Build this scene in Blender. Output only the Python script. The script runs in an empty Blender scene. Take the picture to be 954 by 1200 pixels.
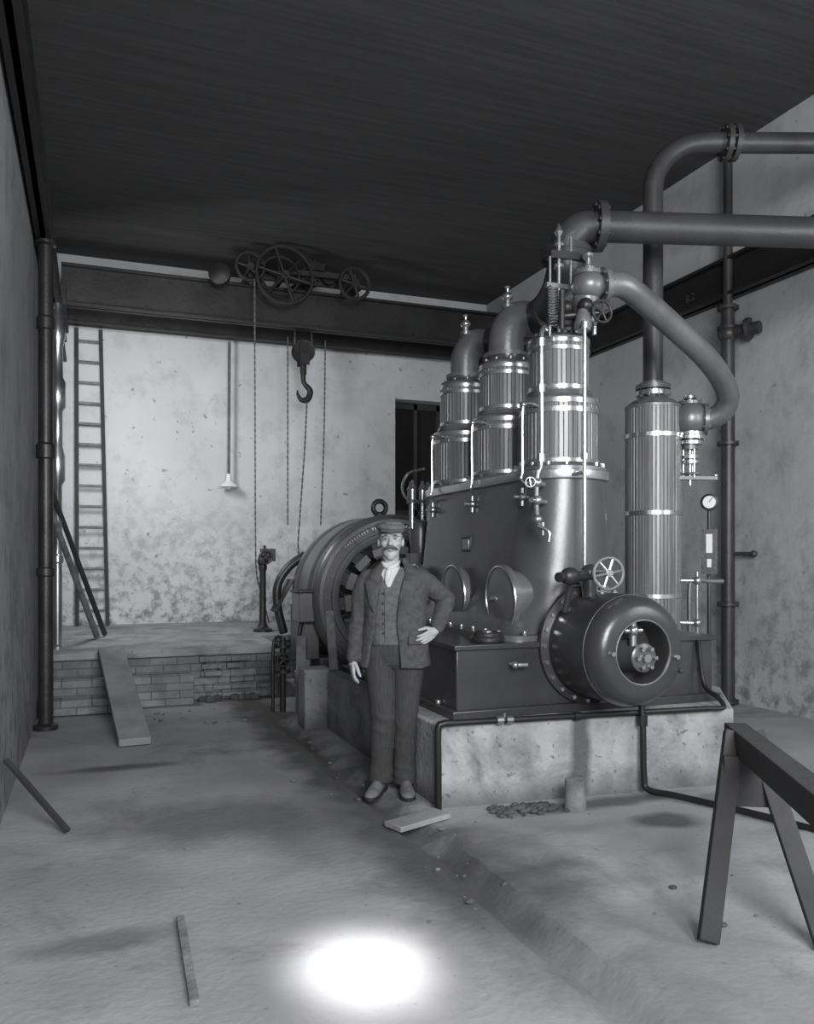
import bpy, math, random
from mathutils import Vector, Matrix, noise
random.seed(7)
V=Vector
sc=bpy.context.scene
sc.view_settings.view_transform='Standard'
sc.view_settings.look='None'

# ---------------------------------------------------------------- materials
def g(v): return (v*0.985,v*0.995,v*1.03,1)
def mat(name,a,b=None,scale=4.0,rough=.6,metal=0.0,bump=0.0,bscale=None,detail=6,stretch=(1,1,1),contrast=(.35,.65),bd=.02):
    m=bpy.data.materials.new(name); m.use_nodes=True
    nt=m.node_tree; n=nt.nodes; l=nt.links; bs=n['Principled BSDF']
    bs.inputs['Roughness'].default_value=rough; bs.inputs['Metallic'].default_value=metal
    tc=n.new('ShaderNodeTexCoord'); mp=n.new('ShaderNodeMapping'); mp.inputs['Scale'].default_value=stretch
    l.new(tc.outputs['Object'],mp.inputs['Vector'])
    if b is None: b=a*1.25
    nz=n.new('ShaderNodeTexNoise'); nz.inputs['Scale'].default_value=scale; nz.inputs['Detail'].default_value=detail
    l.new(mp.outputs[0],nz.inputs['Vector'])
    cr=n.new('ShaderNodeValToRGB'); cr.color_ramp.elements[0].position=contrast[0]; cr.color_ramp.elements[1].position=contrast[1]
    cr.color_ramp.elements[0].color=g(a); cr.color_ramp.elements[1].color=g(b)
    l.new(nz.outputs['Fac'],cr.inputs[0]); l.new(cr.outputs[0],bs.inputs['Base Color'])
    if bump:
        n2=n.new('ShaderNodeTexNoise'); n2.inputs['Scale'].default_value=bscale or scale*6; n2.inputs['Detail'].default_value=5
        l.new(mp.outputs[0],n2.inputs['Vector'])
        bp=n.new('ShaderNodeBump'); bp.inputs['Strength'].default_value=bump; bp.inputs['Distance'].default_value=bd
        l.new(n2.outputs['Fac'],bp.inputs['Height']); l.new(bp.outputs[0],bs.inputs['Normal'])
    return m

def mixmul(nt,colA,fac,dark):
    mx=nt.nodes.new('ShaderNodeMix'); mx.data_type='RGBA'; mx.blend_type='MIX'
    nt.links.new(fac,mx.inputs[0]); nt.links.new(colA,mx.inputs[6]); mx.inputs[7].default_value=g(dark)
    return mx.outputs[2]

def stained(name,a,b,stain,scale,stain_scale,lo,hi,rough=.9,bump=.3,bscale=30,low_dirt=None,speck=None,distort=.6):
    m=mat(name,a,b,scale,rough,0,bump,bscale)
    nt=m.node_tree; n=nt.nodes; l=nt.links; bs=n['Principled BSDF']
    tc=[x for x in n if x.type=='TEX_COORD'][0]
    cur=bs.inputs['Base Color'].links[0].from_socket
    nz=n.new('ShaderNodeTexNoise'); nz.inputs['Scale'].default_value=stain_scale; nz.inputs['Detail'].default_value=9; nz.inputs['Roughness'].default_value=.68
    nz.inputs['Distortion'].default_value=distort
    l.new(tc.outputs['Object'],nz.inputs['Vector'])
    mr=n.new('ShaderNodeMapRange'); mr.inputs[1].default_value=lo; mr.inputs[2].default_value=hi
    l.new(nz.outputs['Fac'],mr.inputs[0])
    cur=mixmul(nt,cur,mr.outputs[0],stain)
    if speck:
        n3=n.new('ShaderNodeTexNoise'); n3.inputs['Scale'].default_value=speck[0]; n3.inputs['Detail'].default_value=4
        l.new(tc.outputs['Object'],n3.inputs['Vector'])
        m3=n.new('ShaderNodeMapRange'); m3.inputs[1].default_value=speck[1]; m3.inputs[2].default_value=speck[1]+.05; m3.inputs[4].default_value=speck[2]
        l.new(n3.outputs['Fac'],m3.inputs[0])
        cur=mixmul(nt,cur,m3.outputs[0],stain*.6)
    if low_dirt:
        sp=n.new('ShaderNodeSeparateXYZ'); l.new(tc.outputs['Object'],sp.inputs[0])
        m2=n.new('ShaderNodeMapRange'); m2.inputs[1].default_value=low_dirt[1]; m2.inputs[2].default_value=low_dirt[0]
        l.new(sp.outputs['Z'],m2.inputs[0])
        n4=n.new('ShaderNodeTexNoise'); n4.inputs['Scale'].default_value=7; n4.inputs['Detail'].default_value=9; n4.inputs['Roughness'].default_value=.7
        l.new(tc.outputs['Object'],n4.inputs['Vector'])
        m4=n.new('ShaderNodeMapRange'); m4.inputs[1].default_value=.46; m4.inputs[2].default_value=.62
        l.new(n4.outputs['Fac'],m4.inputs[0])
        mm=n.new('ShaderNodeMath'); mm.operation='MULTIPLY'; l.new(m2.outputs[0],mm.inputs[0]); l.new(m4.outputs[0],mm.inputs[1])
        cur=mixmul(nt,cur,mm.outputs[0],low_dirt[2])
    l.new(cur,bs.inputs['Base Color'])
    return m

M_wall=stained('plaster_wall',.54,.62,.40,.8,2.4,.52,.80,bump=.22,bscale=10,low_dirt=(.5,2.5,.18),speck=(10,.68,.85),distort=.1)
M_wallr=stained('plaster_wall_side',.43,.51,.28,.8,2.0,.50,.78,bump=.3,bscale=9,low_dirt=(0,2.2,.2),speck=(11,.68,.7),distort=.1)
M_walll=stained('plaster_wall_shaded',.20,.28,.12,.9,2.0,.48,.75,bump=.3,bscale=9,low_dirt=(0,3.2,.1),speck=(11,.68,.7),distort=.1)  # darker copy of the side plaster, shade put into its colour
M_ceil=mat('ceiling_boards',.048,.070,3,.85,0,.2,30,stretch=(.25,6,1))
M_floor=stained('dusty_floor',.25,.34,.12,1.4,.9,.54,.72,bump=.22,bscale=28,speck=(20,.69,.5))
M_conc=stained('rough_concrete',.25,.37,.13,3,2.6,.48,.70,bump=.5,bscale=25,speck=(22,.64,.7))
M_iron=mat('painted_iron',.050,.072,2.5,.28,.35,.05,40)
M_irond=mat('dark_iron',.028,.045,4,.4,.4,.1,40)
M_case=mat('crankcase_paint',.08,.115,1.8,.30,.25,.04,30)
M_gen=mat('generator_paint',.12,.17,2,.34,.3,.05,30)
M_steel=mat('polished_steel',.5,.65,6,.24,.9)
M_brass=mat('brass_fittings',.30,.45,8,.3,.85)
M_pipe=mat('pipe_paint',.042,.065,3,.42,.25,.1,30)
M_pipel=mat('pipe_light',.13,.19,3,.36,.4,.1,30)
M_lag=mat('wood_lagging',.13,.20,3,.36,.25,.05,30,stretch=(8,8,.6))
M_groove=mat('lagging_joint',.035,.05,3,.7)
M_black=mat('black_pipe',.012,.02,5,.4,.2)
M_wood=mat('old_wood',.13,.24,3,.8,0,.3,20,stretch=(3,3,3))
M_woodd=mat('dark_wood',.028,.045,3,.8,0,.3,20)
M_woodl=mat('pale_wood',.20,.30,4,.8,0,.3,20)
M_hole=mat('dark_interior',.008,.014,3,.9)
M_crane=mat('crane_iron',.018,.030,3,.5,.3,.15,20)
M_chain=mat('chain_iron',.09,.14,10,.6,.4)
M_white=mat('enamel_white',.75,.85,10,.3)
M_skin=mat('skin',.32,.39,20,.55,0,.05,80,bd=.004)
M_jack=mat('jacket_wool',.048,.072,30,.95,0,.5,120,bd=.005)
M_trou=mat('trouser_wool',.033,.050,40,.95,0,.4,90,stretch=(4,4,.3),bd=.005)
M_vest=mat('vest_wool',.085,.12,40,.9,0,.5,120,bd=.005)
M_shirt=mat('shirt_linen',.45,.56,20,.9,0,.3,60,bd=.005)
M_eye=mat('eye_white',.35,.4,20,.4)
M_shoe=mat('dusty_leather',.10,.16,20,.7,0,.2,50,bd=.005)
M_cap=mat('cap_wool',.09,.13,40,.95,0,.5,120,bd=.005)
M_hair=mat('moustache_hair',.05,.10,60,.8,0,.5,150,bd=.005)
M_dial=mat('gauge_dial',.6,.7,3,.4)
M_dirt=mat('dirt',.05,.10,12,1,0,.8,40)
M_lip=mat('lips',.18,.22,20,.5)

def brickmat():
    m=stained('brick_stone',.20,.30,.11,4,3,.5,.7,bump=.4,bscale=20)
    nt=m.node_tree;n=nt.nodes;l=nt.links;bs=n['Principled BSDF']
    tc=[x for x in n if x.type=='TEX_COORD'][0]
    sp=n.new('ShaderNodeSeparateXYZ'); cb=n.new('ShaderNodeCombineXYZ')
    l.new(tc.outputs['Object'],sp.inputs[0]); l.new(sp.outputs['X'],cb.inputs[0]); l.new(sp.outputs['Z'],cb.inputs[1])
    bk=n.new('ShaderNodeTexBrick'); bk.inputs['Scale'].default_value=1; bk.inputs['Brick Width'].default_value=.27; bk.inputs['Row Height'].default_value=.075
    bk.inputs['Mortar Size'].default_value=.006; bk.inputs['Color1'].default_value=g(1); bk.inputs['Color2'].default_value=g(.7); bk.inputs['Mortar'].default_value=g(.45)
    l.new(cb.outputs[0],bk.inputs['Vector'])
    mx=n.new('ShaderNodeMix'); mx.data_type='RGBA'; mx.blend_type='MULTIPLY'; mx.inputs[0].default_value=1
    l.new(bs.inputs['Base Color'].links[0].from_socket,mx.inputs[6]); l.new(bk.outputs['Color'],mx.inputs[7]); l.new(mx.outputs[2],bs.inputs['Base Color'])
    return m
M_brick=brickmat()

# ---------------------------------------------------------------- mesh builder
def basis(ax):
    ax=V(ax).normalized()
    up=V((0,0,1)) if abs(ax.z)<.95 else V((0,1,0))
    x=up.cross(ax).normalized(); y=ax.cross(x).normalized()
    return x,y,ax
def catmull(pts,k=8):
    pts=[V(p) for p in pts]
    if len(pts)<3: return pts,[i for i in range(len(pts))]
    out=[];par=[]
    P=[pts[0]*2-pts[1]]+pts+[pts[-1]*2-pts[-2]]
    for i in range(1,len(P)-2):
        for j in range(k):
            t=j/k
            a,b,c,d=P[i-1],P[i],P[i+1],P[i+2]
            out.append(.5*((2*b)+(c-a)*t+(2*a-5*b+4*c-d)*t*t+(3*b-a-3*c+d)*t**3)); par.append(i-1+t)
    out.append(pts[-1]); par.append(len(pts)-1)
    return out,par
class MB:
    def __init__(s): s.v=[];s.f=[];s.mi=[];s.mats=[]
    def add(s,vs,fs,mat):
        o=len(s.v); s.v+= [tuple(x) for x in vs]
        if mat not in s.mats: s.mats.append(mat)
        k=s.mats.index(mat)
        for f in fs: s.f.append([i+o for i in f]); s.mi.append(k)
    def box(s,lo,hi,mat):
        x0,y0,z0=lo;x1,y1,z1=hi
        vs=[(x0,y0,z0),(x1,y0,z0),(x1,y1,z0),(x0,y1,z0),(x0,y0,z1),(x1,y0,z1),(x1,y1,z1),(x0,y1,z1)]
        s.add(vs,[(0,3,2,1),(4,5,6,7),(0,1,5,4),(1,2,6,5),(2,3,7,6),(3,0,4,7)],mat)
    def beam(s,p0,p1,w,h,mat,up=(0,0,1)):
        p0=V(p0);p1=V(p1);ax=(p1-p0).normalized();up=V(up)
        x=ax.cross(up)
        x=x.normalized() if x.length>1e-4 else V((1,0,0)); y=x.cross(ax).normalized()
        vs=[]
        for p in (p0,p1):
            for a,b in ((-1,-1),(1,-1),(1,1),(-1,1)): vs.append(p+x*a*w/2+y*b*h/2)
        s.add(vs,[(0,1,2,3),(7,6,5,4),(0,4,5,1),(1,5,6,2),(2,6,7,3),(3,7,4,0)],mat)
    def loft(s,rings,mat,cap=True):
        n=len(rings[0]);vs=[p for r in rings for p in r];fs=[]
        for i in range(len(rings)-1):
            for j in range(n):
                a=i*n+j;b=i*n+(j+1)%n; fs.append((a,b,b+n,a+n))
        if cap:
            fs.append(tuple(reversed(range(n)))); fs.append(tuple(range((len(rings)-1)*n,len(rings)*n)))
        s.add(vs,fs,mat)
    def lathe(s,prof,o,ax,mat,n=40,groove=0):
        x,y,z=basis(ax);o=V(o);rings=[]
        closed=len(prof)>3 and tuple(prof[0])==tuple(prof[-1])
        for r,h in prof:
            r=max(r,.0005); ring=[]
            for i in range(n):
                t=2*math.pi*i/n; rr=r-(groove if groove and i%4==0 else 0)
                ring.append(o+x*math.cos(t)*rr+y*math.sin(t)*rr+z*h)
            rings.append(ring)
        s.loft(rings,mat,cap=not closed)
    def cyl(s,p0,p1,r,mat,r1=None,n=20):
        p0=V(p0);p1=V(p1);L=(p1-p0).length
        s.lathe([(r,0),(r if r1 is None else r1,L)],p0,p1-p0,mat,n)
    def tube(s,pts,r,mat,n=14,k=8,smooth=True,sx=1,sy=1):
        if smooth: P,par=catmull(pts,k)
        else: P=[V(p) for p in pts];par=list(range(len(P)))
        if not isinstance(r,(list,tuple)): r=[r]*len(pts)
        def rad(t):
            i=min(int(t),len(r)-2) if len(r)>1 else 0; f=t-i
            return r[i]*(1-f)+r[i+1]*f
        rings=[];x=None
        for i,p in enumerate(P):
            t=(P[min(i+1,len(P)-1)]-P[max(i-1,0)]).normalized()
            if x is None: x,y,_=basis(t)
            else:
                x=(x-t*x.dot(t)).normalized(); y=t.cross(x).normalized()
            rr=rad(par[i]); rings.append([p+x*math.cos(2*math.pi*j/n)*rr*sx+y*math.sin(2*math.pi*j/n)*rr*sy for j in range(n)])
        s.loft(rings,mat)
    def limb(s,pts,r,mat,n=16):
        s.tube(pts,r,mat,n,6); s.ball(pts[0],(r[0],)*3,mat,12,8); s.ball(pts[-1],(r[-1],)*3,mat,12,8)
    def ball(s,c,r,mat,n=24,m=14,rot=None):
        if not isinstance(r,(tuple,list)): r=(r,r,r)
        c=V(c);rings=[]
        for i in range(m+1):
            ph=-math.pi/2+math.pi*i/m; cr=max(math.cos(ph),.002)
            ring=[]
            for j in range(n):
                t=2*math.pi*j/n; p=V((r[0]*cr*math.cos(t),r[1]*cr*math.sin(t),r[2]*math.sin(ph)))
                if rot: p=rot@p
                ring.append(c+p)
            rings.append(ring)
        s.loft(rings,mat)
    def torus(s,c,ax,R,r,mat,n=40,m=10):
        x,y,z=basis(ax);c=V(c);vs=[];fs=[]
        for i in range(n):
            a=2*math.pi*i/n;d=x*math.cos(a)+y*math.sin(a)
            for j in range(m):
                b=2*math.pi*j/m; vs.append(c+d*(R+r*math.cos(b))+z*r*math.sin(b))
        for i in range(n):
            for j in range(m):
                fs.append((i*m+j,((i+1)%n)*m+j,((i+1)%n)*m+(j+1)%m,i*m+(j+1)%m))
        s.add(vs,fs,mat)
    def wheel(s,c,ax,R,r,mat,spokes=6,hub=None,rim_w=None):
        x,y,z=basis(ax);c=V(c); s.torus(c,ax,R,r,mat)
        if rim_w: s.lathe([(R-.01,-rim_w),(R+r*.6,-rim_w),(R+r*.6,rim_w),(R-.01,rim_w),(R-.01,-rim_w)],c,ax,mat,40)
        h=hub or R*.16
        s.lathe([(h,-h*.8),(h,h*.8)],c,ax,mat,16)
        for i in range(spokes):
            a=2*math.pi*i/spokes+.2; d=x*math.cos(a)+y*math.sin(a); s.tube([c+d*h*.6,c+d*R],[r*.9,r*.7],mat,8,smooth=False)
    def bolts(s,c,ax,R,n,r,h,mat,ph=0):
        x,y,z=basis(ax);c=V(c)
        for i in range(n):
            a=2*math.pi*i/n+ph; p=c+(x*math.cos(a)+y*math.sin(a))*R
            s.lathe([(r,0),(r,h)],p,ax,mat,6)
    def flange(s,c,ax,R,t,mat,nb=8,bm=None):
        s.lathe([(R,-t),(R,t)],c,ax,mat,32); s.bolts(V(c)-V(ax).normalized()*(t+.012),ax,R*.85,nb,R*.09,2*t+.024,bm or mat)
    def staves(s,o,R,z0,z1,ns,mat):
        # lagging: dark core with separate rounded vertical staves
        o=V(o); s.lathe([(R-.006,z0),(R-.006,z1)],o,(0,0,1),M_groove,64)
        w=2*math.pi/ns
        for i in range(ns):
            a=w*i; rings=[]
            for z in (z0,z1):
                ring=[]
                for q,dr in ((-.47,-.003),(-.38,0),(.38,0),(.47,-.003),(.47,-.012),(-.47,-.012)):
                    t=a+w*q; ring.append(o+V((math.cos(t)*(R+dr),math.sin(t)*(R+dr),z)))
                rings.append(ring)
            s.loft(rings,mat)
    def make(s,name,parent=None,bevel=0,angle=35,loc=None):
        me=bpy.data.meshes.new(name); me.from_pydata(s.v,[],s.f)
        for m in s.mats: me.materials.append(m)
        me.polygons.foreach_set('material_index',s.mi); me.polygons.foreach_set('use_smooth',[True]*len(s.f))
        me.update(); me.validate()
        import bmesh
        bm=bmesh.new(); bm.from_mesh(me); bmesh.ops.recalc_face_normals(bm,faces=bm.faces); bm.to_mesh(me); bm.free()
        me.set_sharp_from_angle(angle=math.radians(angle))
        o=bpy.data.objects.new(name,me); sc.collection.objects.link(o)
        if parent: o.parent=parent
        if bevel:
            b=o.modifiers.new('bev','BEVEL'); b.width=bevel; b.segments=2; b.limit_method='ANGLE'; b.angle_limit=math.radians(50)
        return o
def empty(name,loc=(0,0,0),rz=0):
    e=bpy.data.objects.new(name,None); e.location=loc; e.rotation_euler=(0,0,rz); e.empty_display_size=.2; sc.collection.objects.link(e); return e

# ---------------------------------------------------------------- room (x right, y depth, z up)
XL,XR,YB,ZC=-.47,6.10,12.33,5.65; YF=-2.2
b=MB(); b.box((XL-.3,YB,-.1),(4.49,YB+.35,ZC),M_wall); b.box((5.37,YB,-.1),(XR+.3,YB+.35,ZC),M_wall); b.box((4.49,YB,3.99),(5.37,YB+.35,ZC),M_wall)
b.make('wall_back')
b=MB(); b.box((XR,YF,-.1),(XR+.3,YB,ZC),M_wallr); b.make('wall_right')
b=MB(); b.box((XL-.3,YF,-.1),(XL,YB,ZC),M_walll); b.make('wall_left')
b=MB(); b.box((XL-.3,YF,ZC),(XR+.3,YB+.35,ZC+.15),M_ceil); b.make('ceiling')
b=MB(); b.box((4.495,YB+.30,.54),(5.365,YB+.34,3.985),M_hole)
for x in (4.53,4.93,5.33): b.box((x-.03,YB+.24,.54),(x+.03,YB+.31,3.98),M_woodd)
for z in (.6,2.2,3.93): b.box((4.50,YB+.24,z-.05),(5.36,YB+.31,z+.04),M_woodd)
b.make('door_1')

# floor: one relief mesh, gutter parallel to the engine bed
nx,ny=132,290; vs=[];fs=[]
for j in range(ny+1):
    for i in range(nx+1):
        x=XL+(XR-XL)*i/nx; y=YF+(YB-YF)*j/ny
        z=.004*noise.noise(V((x*2,y*2,0)))-.004
        wob=.05*noise.noise(V((0,y*1.7,3)))+.02*noise.noise(V((0,y*6,9)))
        gx=1.62+wob
        if y<7.4:
            dd=abs(x-gx)
            if dd<.10: z-=.055*(1-(dd/.10)**2)
            if x>gx and y<4.1:
                k=min(1,(x-gx)/.08)*min(1,(4.1-y)/.3); z+=k*(.016+.014*(noise.noise(V((x*5,y*5,1)))+.4*noise.noise(V((x*14,y*14,2)))))
                if x>2.0 and x<2.6 and y<3: z=min(z,.0)
        vs.append((x,y,z))
for j in range(ny):
    for i in range(nx):
        a=j*(nx+1)+i; fs.append((a,a+1,a+nx+2,a+nx+1))
b=MB(); b.add(vs,fs,M_floor)
def mathset(M):
    nt=M.node_tree;n=nt.nodes;l=nt.links;bs=n['Principled BSDF'];tc=[q for q in n if q.type=='TEX_COORD'][0]
    sp=n.new('ShaderNodeSeparateXYZ'); l.new(tc.outputs['Object'],sp.inputs[0])
    def mth(op,a,bv=None):
        q=n.new('ShaderNodeMath'); q.operation=op
        for k,w in enumerate((a,bv)):
            if w is None: continue
            if isinstance(w,(int,float)): q.inputs[k].default_value=w
            else: l.new(w,q.inputs[k])
        return q.outputs[0]
    n5=n.new('ShaderNodeTexNoise'); n5.inputs['Scale'].default_value=3.5; n5.inputs['Detail'].default_value=7; l.new(tc.outputs['Object'],n5.inputs['Vector'])
    off=mth('MULTIPLY',mth('SUBTRACT',n5.outputs['Fac'],.5),.9)
    return nt,n,l,bs,sp,mth,off
nt,n,l,bs,sp,mth,off=mathset(M_floor)
dx=mth('ABSOLUTE',mth('ADD',mth('SUBTRACT',sp.outputs['X'],1.52),mth('MULTIPLY',off,.6)))
mr=n.new('ShaderNodeMapRange'); mr.inputs[1].default_value=.34; mr.inputs[2].default_value=.10; mr.inputs[4].default_value=.9; l.new(dx,mr.inputs[0])
yr=n.new('ShaderNodeMapRange'); yr.inputs[1].default_value=2.3; yr.inputs[2].default_value=3.3; l.new(sp.outputs['Y'],yr.inputs[0])
cur=mixmul(nt,bs.inputs['Base Color'].links[0].from_socket,mth('MULTIPLY',mr.outputs[0],yr.outputs[0]),.06)
# damp / oil patches soaked into the floor
for (x,y,rx,ry,st) in ((.75,4.7,.80,.40,.6),(.15,6.1,.42,.10,.9),(2.95,3.75,.22,.13,.9),(2.8,4.2,.65,.10,.85),(.05,3.35,.3,.10,.6),(1.75,3.5,.40,.65,.75),(1.2,4.2,.5,.5,.45),(3.6,4.05,.3,.1,.6)):
    ax_=mth('DIVIDE',mth('SUBTRACT',sp.outputs['X'],x),rx); ay_=mth('DIVIDE',mth('SUBTRACT',sp.outputs['Y'],y),ry)
    rr=mth('SQRT',mth('ADD',mth('MULTIPLY',ax_,ax_),mth('MULTIPLY',ay_,ay_)))
    rr=mth('ADD',rr,mth('MULTIPLY',off,1.3))
    q=n.new('ShaderNodeMapRange'); q.inputs[1].default_value=1.25; q.inputs[2].default_value=.5; q.inputs[4].default_value=st; l.new(rr,q.inputs[0])
    cur=mixmul(nt,cur,q.outputs[0],.075)
l.new(cur,bs.inputs['Base Color'])
b.make('floor')
# oil run down the plinth face and dirt along its foot
nt,n,l,bs,sp,mth,off=mathset(M_conc)
cur=bs.inputs['Base Color'].links[0].from_socket
front=n.new('ShaderNodeMapRange'); front.inputs[1].default_value=4.56; front.inputs[2].default_value=4.5; l.new(sp.outputs['Y'],front.inputs[0])
dx=mth('ABSOLUTE',mth('ADD',mth('SUBTRACT',sp.outputs['X'],2.79),mth('MULTIPLY',off,.12)))
mr=n.new('ShaderNodeMapRange'); mr.inputs[1].default_value=.085; mr.inputs[2].default_value=.04; mr.inputs[4].default_value=.8; l.new(dx,mr.inputs[0])
cur=mixmul(nt,cur,mth('MULTIPLY',mr.outputs[0],front.outputs[0]),.05)
mz=n.new('ShaderNodeMapRange'); mz.inputs[1].default_value=.16; mz.inputs[2].default_value=.0; mz.inputs[4].default_value=.8; l.new(mth('ADD',sp.outputs['Z'],mth('MULTIPLY',off,.25)),mz.inputs[0])
cur=mixmul(nt,cur,mz.outputs[0],.09)
l.new(cur,bs.inputs['Base Color'])

# raised platform at the back, brick faced
b=MB(); xa,xb,yb=XL+.012,XR-.012,YB-.012
b.box((xa,8.72,0),(1.84,yb,.46),M_brick); b.box((xa,8.68,.46),(1.88,yb,.53),M_conc)
b.box((1.84,9.95,0),(xb,yb,.46),M_brick); b.box((1.88,9.92,.46),(xb,yb,.53),M_conc)
b.box((xa,8.45,0),(.95,8.72,.29),M_brick); b.box((xa,8.25,0),(.35,8.45,.14),M_brick)
for i in range(40):
    x=.98+random.random()*.75; z=.03+random.randint(0,5)*.072
    b.box((x,8.655+random.random()*.04,z),(x+.08+random.random()*.14,8.74,z+.055+.012*random.random()),M_brick)
for i in range(12):
    x=1.0+random.random()*.6; b.ball((x,8.52+random.random()*.12,.02),(.05,.04,.04),M_dirt,10,6)
b.make('brick_platform',bevel=.008)

# ---------------------------------------------------------------- plinth
def skew(x): return 4.435-.0911*(x-1.889)
b=MB()
top=.482
poly=[(1.889,skew(1.889)),(3.88,skew(3.88)),(4.45,5.02),(4.45,6.9),(1.889,6.9)]
b.loft([[V((x,y,-.06)) for x,y in poly],[V((x,y,top)) for x,y in poly]],M_conc)
b.make('engine_plinth',bevel=.015)
b=MB(); b.box((1.70,6.92,-.05),(1.95,7.18,.5),M_conc); b.make('concrete_pier',bevel=.015)
b=MB(); b.box((2.2,8.0,-.05),(3.8,9.5,.155),M_conc); b.make('generator_foundation',bevel=.015)

# ---------------------------------------------------------------- steam engine
EX=3.0; CY=[4.95,5.72,6.49]
eng=empty('steam_engine',(0,0,0))
b=MB()
b.box((2.055,4.562,.53),(3.976,6.85,.905),M_iron); b.box((2.015,4.522,top),(4.016,6.89,.535),M_iron); b.box((2.035,4.542,.895),(3.996,6.87,.93),M_iron)
for y in (4.8,5.3,5.8,6.3,6.7): b.lathe([(.02,0),(.02,.03)],(2.036,y,.535),(0,0,1),M_steel,6)
b.lathe([(.11,0),(.11,.03),(.095,.035),(.095,.06)],(2.33,4.70,.93),(0,0,1),M_irond,28)
b.ball((2.33,4.70,.99),(.03,.03,.015),M_steel)
b.tube([(2.42,4.56,.80),(2.42,4.50,.80),(2.50,4.48,.80)],.014,M_brass,8)
b.ball((2.42,4.50,.80),.025,M_brass)
for x in (3.45,3.7,3.88): b.lathe([(.018,0),(.018,.03)],(x,4.562,.70),(0,-1,0),M_iron,6)
b.make('bedplate',eng,bevel=.014)
def rrect(cx,cy,a,bb,rc,z,n=9):
    pts=[]
    for (sx,sy,a0) in ((1,1,0),(-1,1,90),(-1,-1,180),(1,-1,270)):
        for k in range(n):
            t=math.radians(a0+90*k/(n-1)); pts.append(V((cx+sx*(a-rc)+rc*math.cos(t),cy+sy*(bb-rc)+rc*math.sin(t),z)))
    return pts
b=MB()
sec=[(.93,.62,1.13,.2),(.965,.62,1.13,.2),(.97,.55,1.09,.22),(1.00,.51,1.085,.25),(1.08,.45,1.08,.3),(1.2,.405,1.078,.34),(1.45,.37,1.076,.34),(1.8,.325,1.075,.315),(1.98,.31,1.075,.305)]
b.loft([rrect(EX,5.72,a,bb,rc,z) for z,a,bb,rc in sec],M_case)
b.make('crankcase',eng,angle=30)
b=MB()
b.loft([rrect(EX,5.72,a,bb,a-.002,z) for z,a,bb in [(1.975,.335,1.10),(2.0,.34,1.105),(2.035,.34,1.105),(2.04,.325,1.09)]],M_steel)
for y in [4.72+.19*i for i in range(12)]:
    b.lathe([(.018,0),(.018,.03)],(2.42,y,.965),(0,0,1),M_steel,6)
for x in (2.55,2.75,2.95,3.15,3.35,3.5): b.lathe([(.018,0),(.018,.03)],(x,4.62,.965),(0,0,1),M_steel,6)
b.box((2.635,5.60,1.50),(2.66,5.76,1.62),M_irond); b.box((2.63,5.62,1.52),(2.64,5.74,1.60),M_brass)
b.make('deck_plate',eng,bevel=.004)
# inspection covers on the side
b=MB()
for y in (4.93,5.70,6.47):
    b.lathe([(.185,-.06),(.185,.05),(.225,.055),(.225,.085),(.21,.09),(.15,.10),(.06,.125),(.0,.128)],(2.63,y,1.19),(-1,0,-.04),M_gen,48)
    b.torus((2.541,y,1.187),(-1,0,-.04),.212,.010,M_steel,48,8)
    b.ball((2.50,y,1.187),.022,M_steel); b.cyl((2.49,y-.045,1.187),(2.49,y+.045,1.187),.008,M_steel)
b.make('inspection_covers',eng)
# cylinders
for i,y in enumerate(CY):
    b=MB(); o=(EX,y,0)
    b.lathe([(.27,2.02),(.315,2.04),(.318,2.06),(.30,2.075),(.28,2.09),(.27,2.09)],o,(0,0,1),M_steel,56)
    b.bolts((EX,y,2.06),(0,0,1),.297,16,.014,.03,M_steel)
    b.staves(o,.262,2.08,2.52,52,M_lag)
    for z in (2.10,2.44,2.50): b.lathe([(.25,z-.016),(.270,z-.016),(.270,z+.016),(.25,z+.016)],o,(0,0,1),M_steel,56)
    b.lathe([(.262,2.515),(.268,2.525),(.235,2.545),(.225,2.575),(.2,2.58)],o,(0,0,1),M_steel,56)
    b.staves(o,.203,2.55,2.93,42,M_lag)
    for z in (2.60,2.86,2.91): b.lathe([(.19,z-.013),(.211,z-.013),(.211,z+.013),(.19,z+.013)],o,(0,0,1),M_steel,56)
    b.lathe([(.207,2.925),(.212,2.935),(.2,2.955),(.16,2.975),(.13,2.99),(.125,3.02)],o,(0,0,1),M_steel,56)
    b.bolts((EX,y,2.95),(0,0,1),.175,10,.012,.03,M_steel)
    b.tube([(2.79,y-.13,2.46),(2.66,y-.16,2.47),(2.63,y-.16,2.40),(2.63,y-.16,2.05),(2.62,y-.16,1.97),(2.68,y-.12,1.93),(2.70,y-.08,1.86)],.009,M_steel,8)
    b.ball((2.66,y-.1,1.86),.03,M_brass,12,8); b.cyl((2.66,y-.1,1.80),(2.66,y-.1,1.92),.014,M_brass); b.cyl((2.60,y-.1,1.86),(2.72,y-.1,1.86),.012,M_brass)
    b.ball((2.635,y-.16,2.46),.020,M_brass,12,8)
    b.make('cylinder_%d'%(i+1),eng,angle=28)
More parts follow.
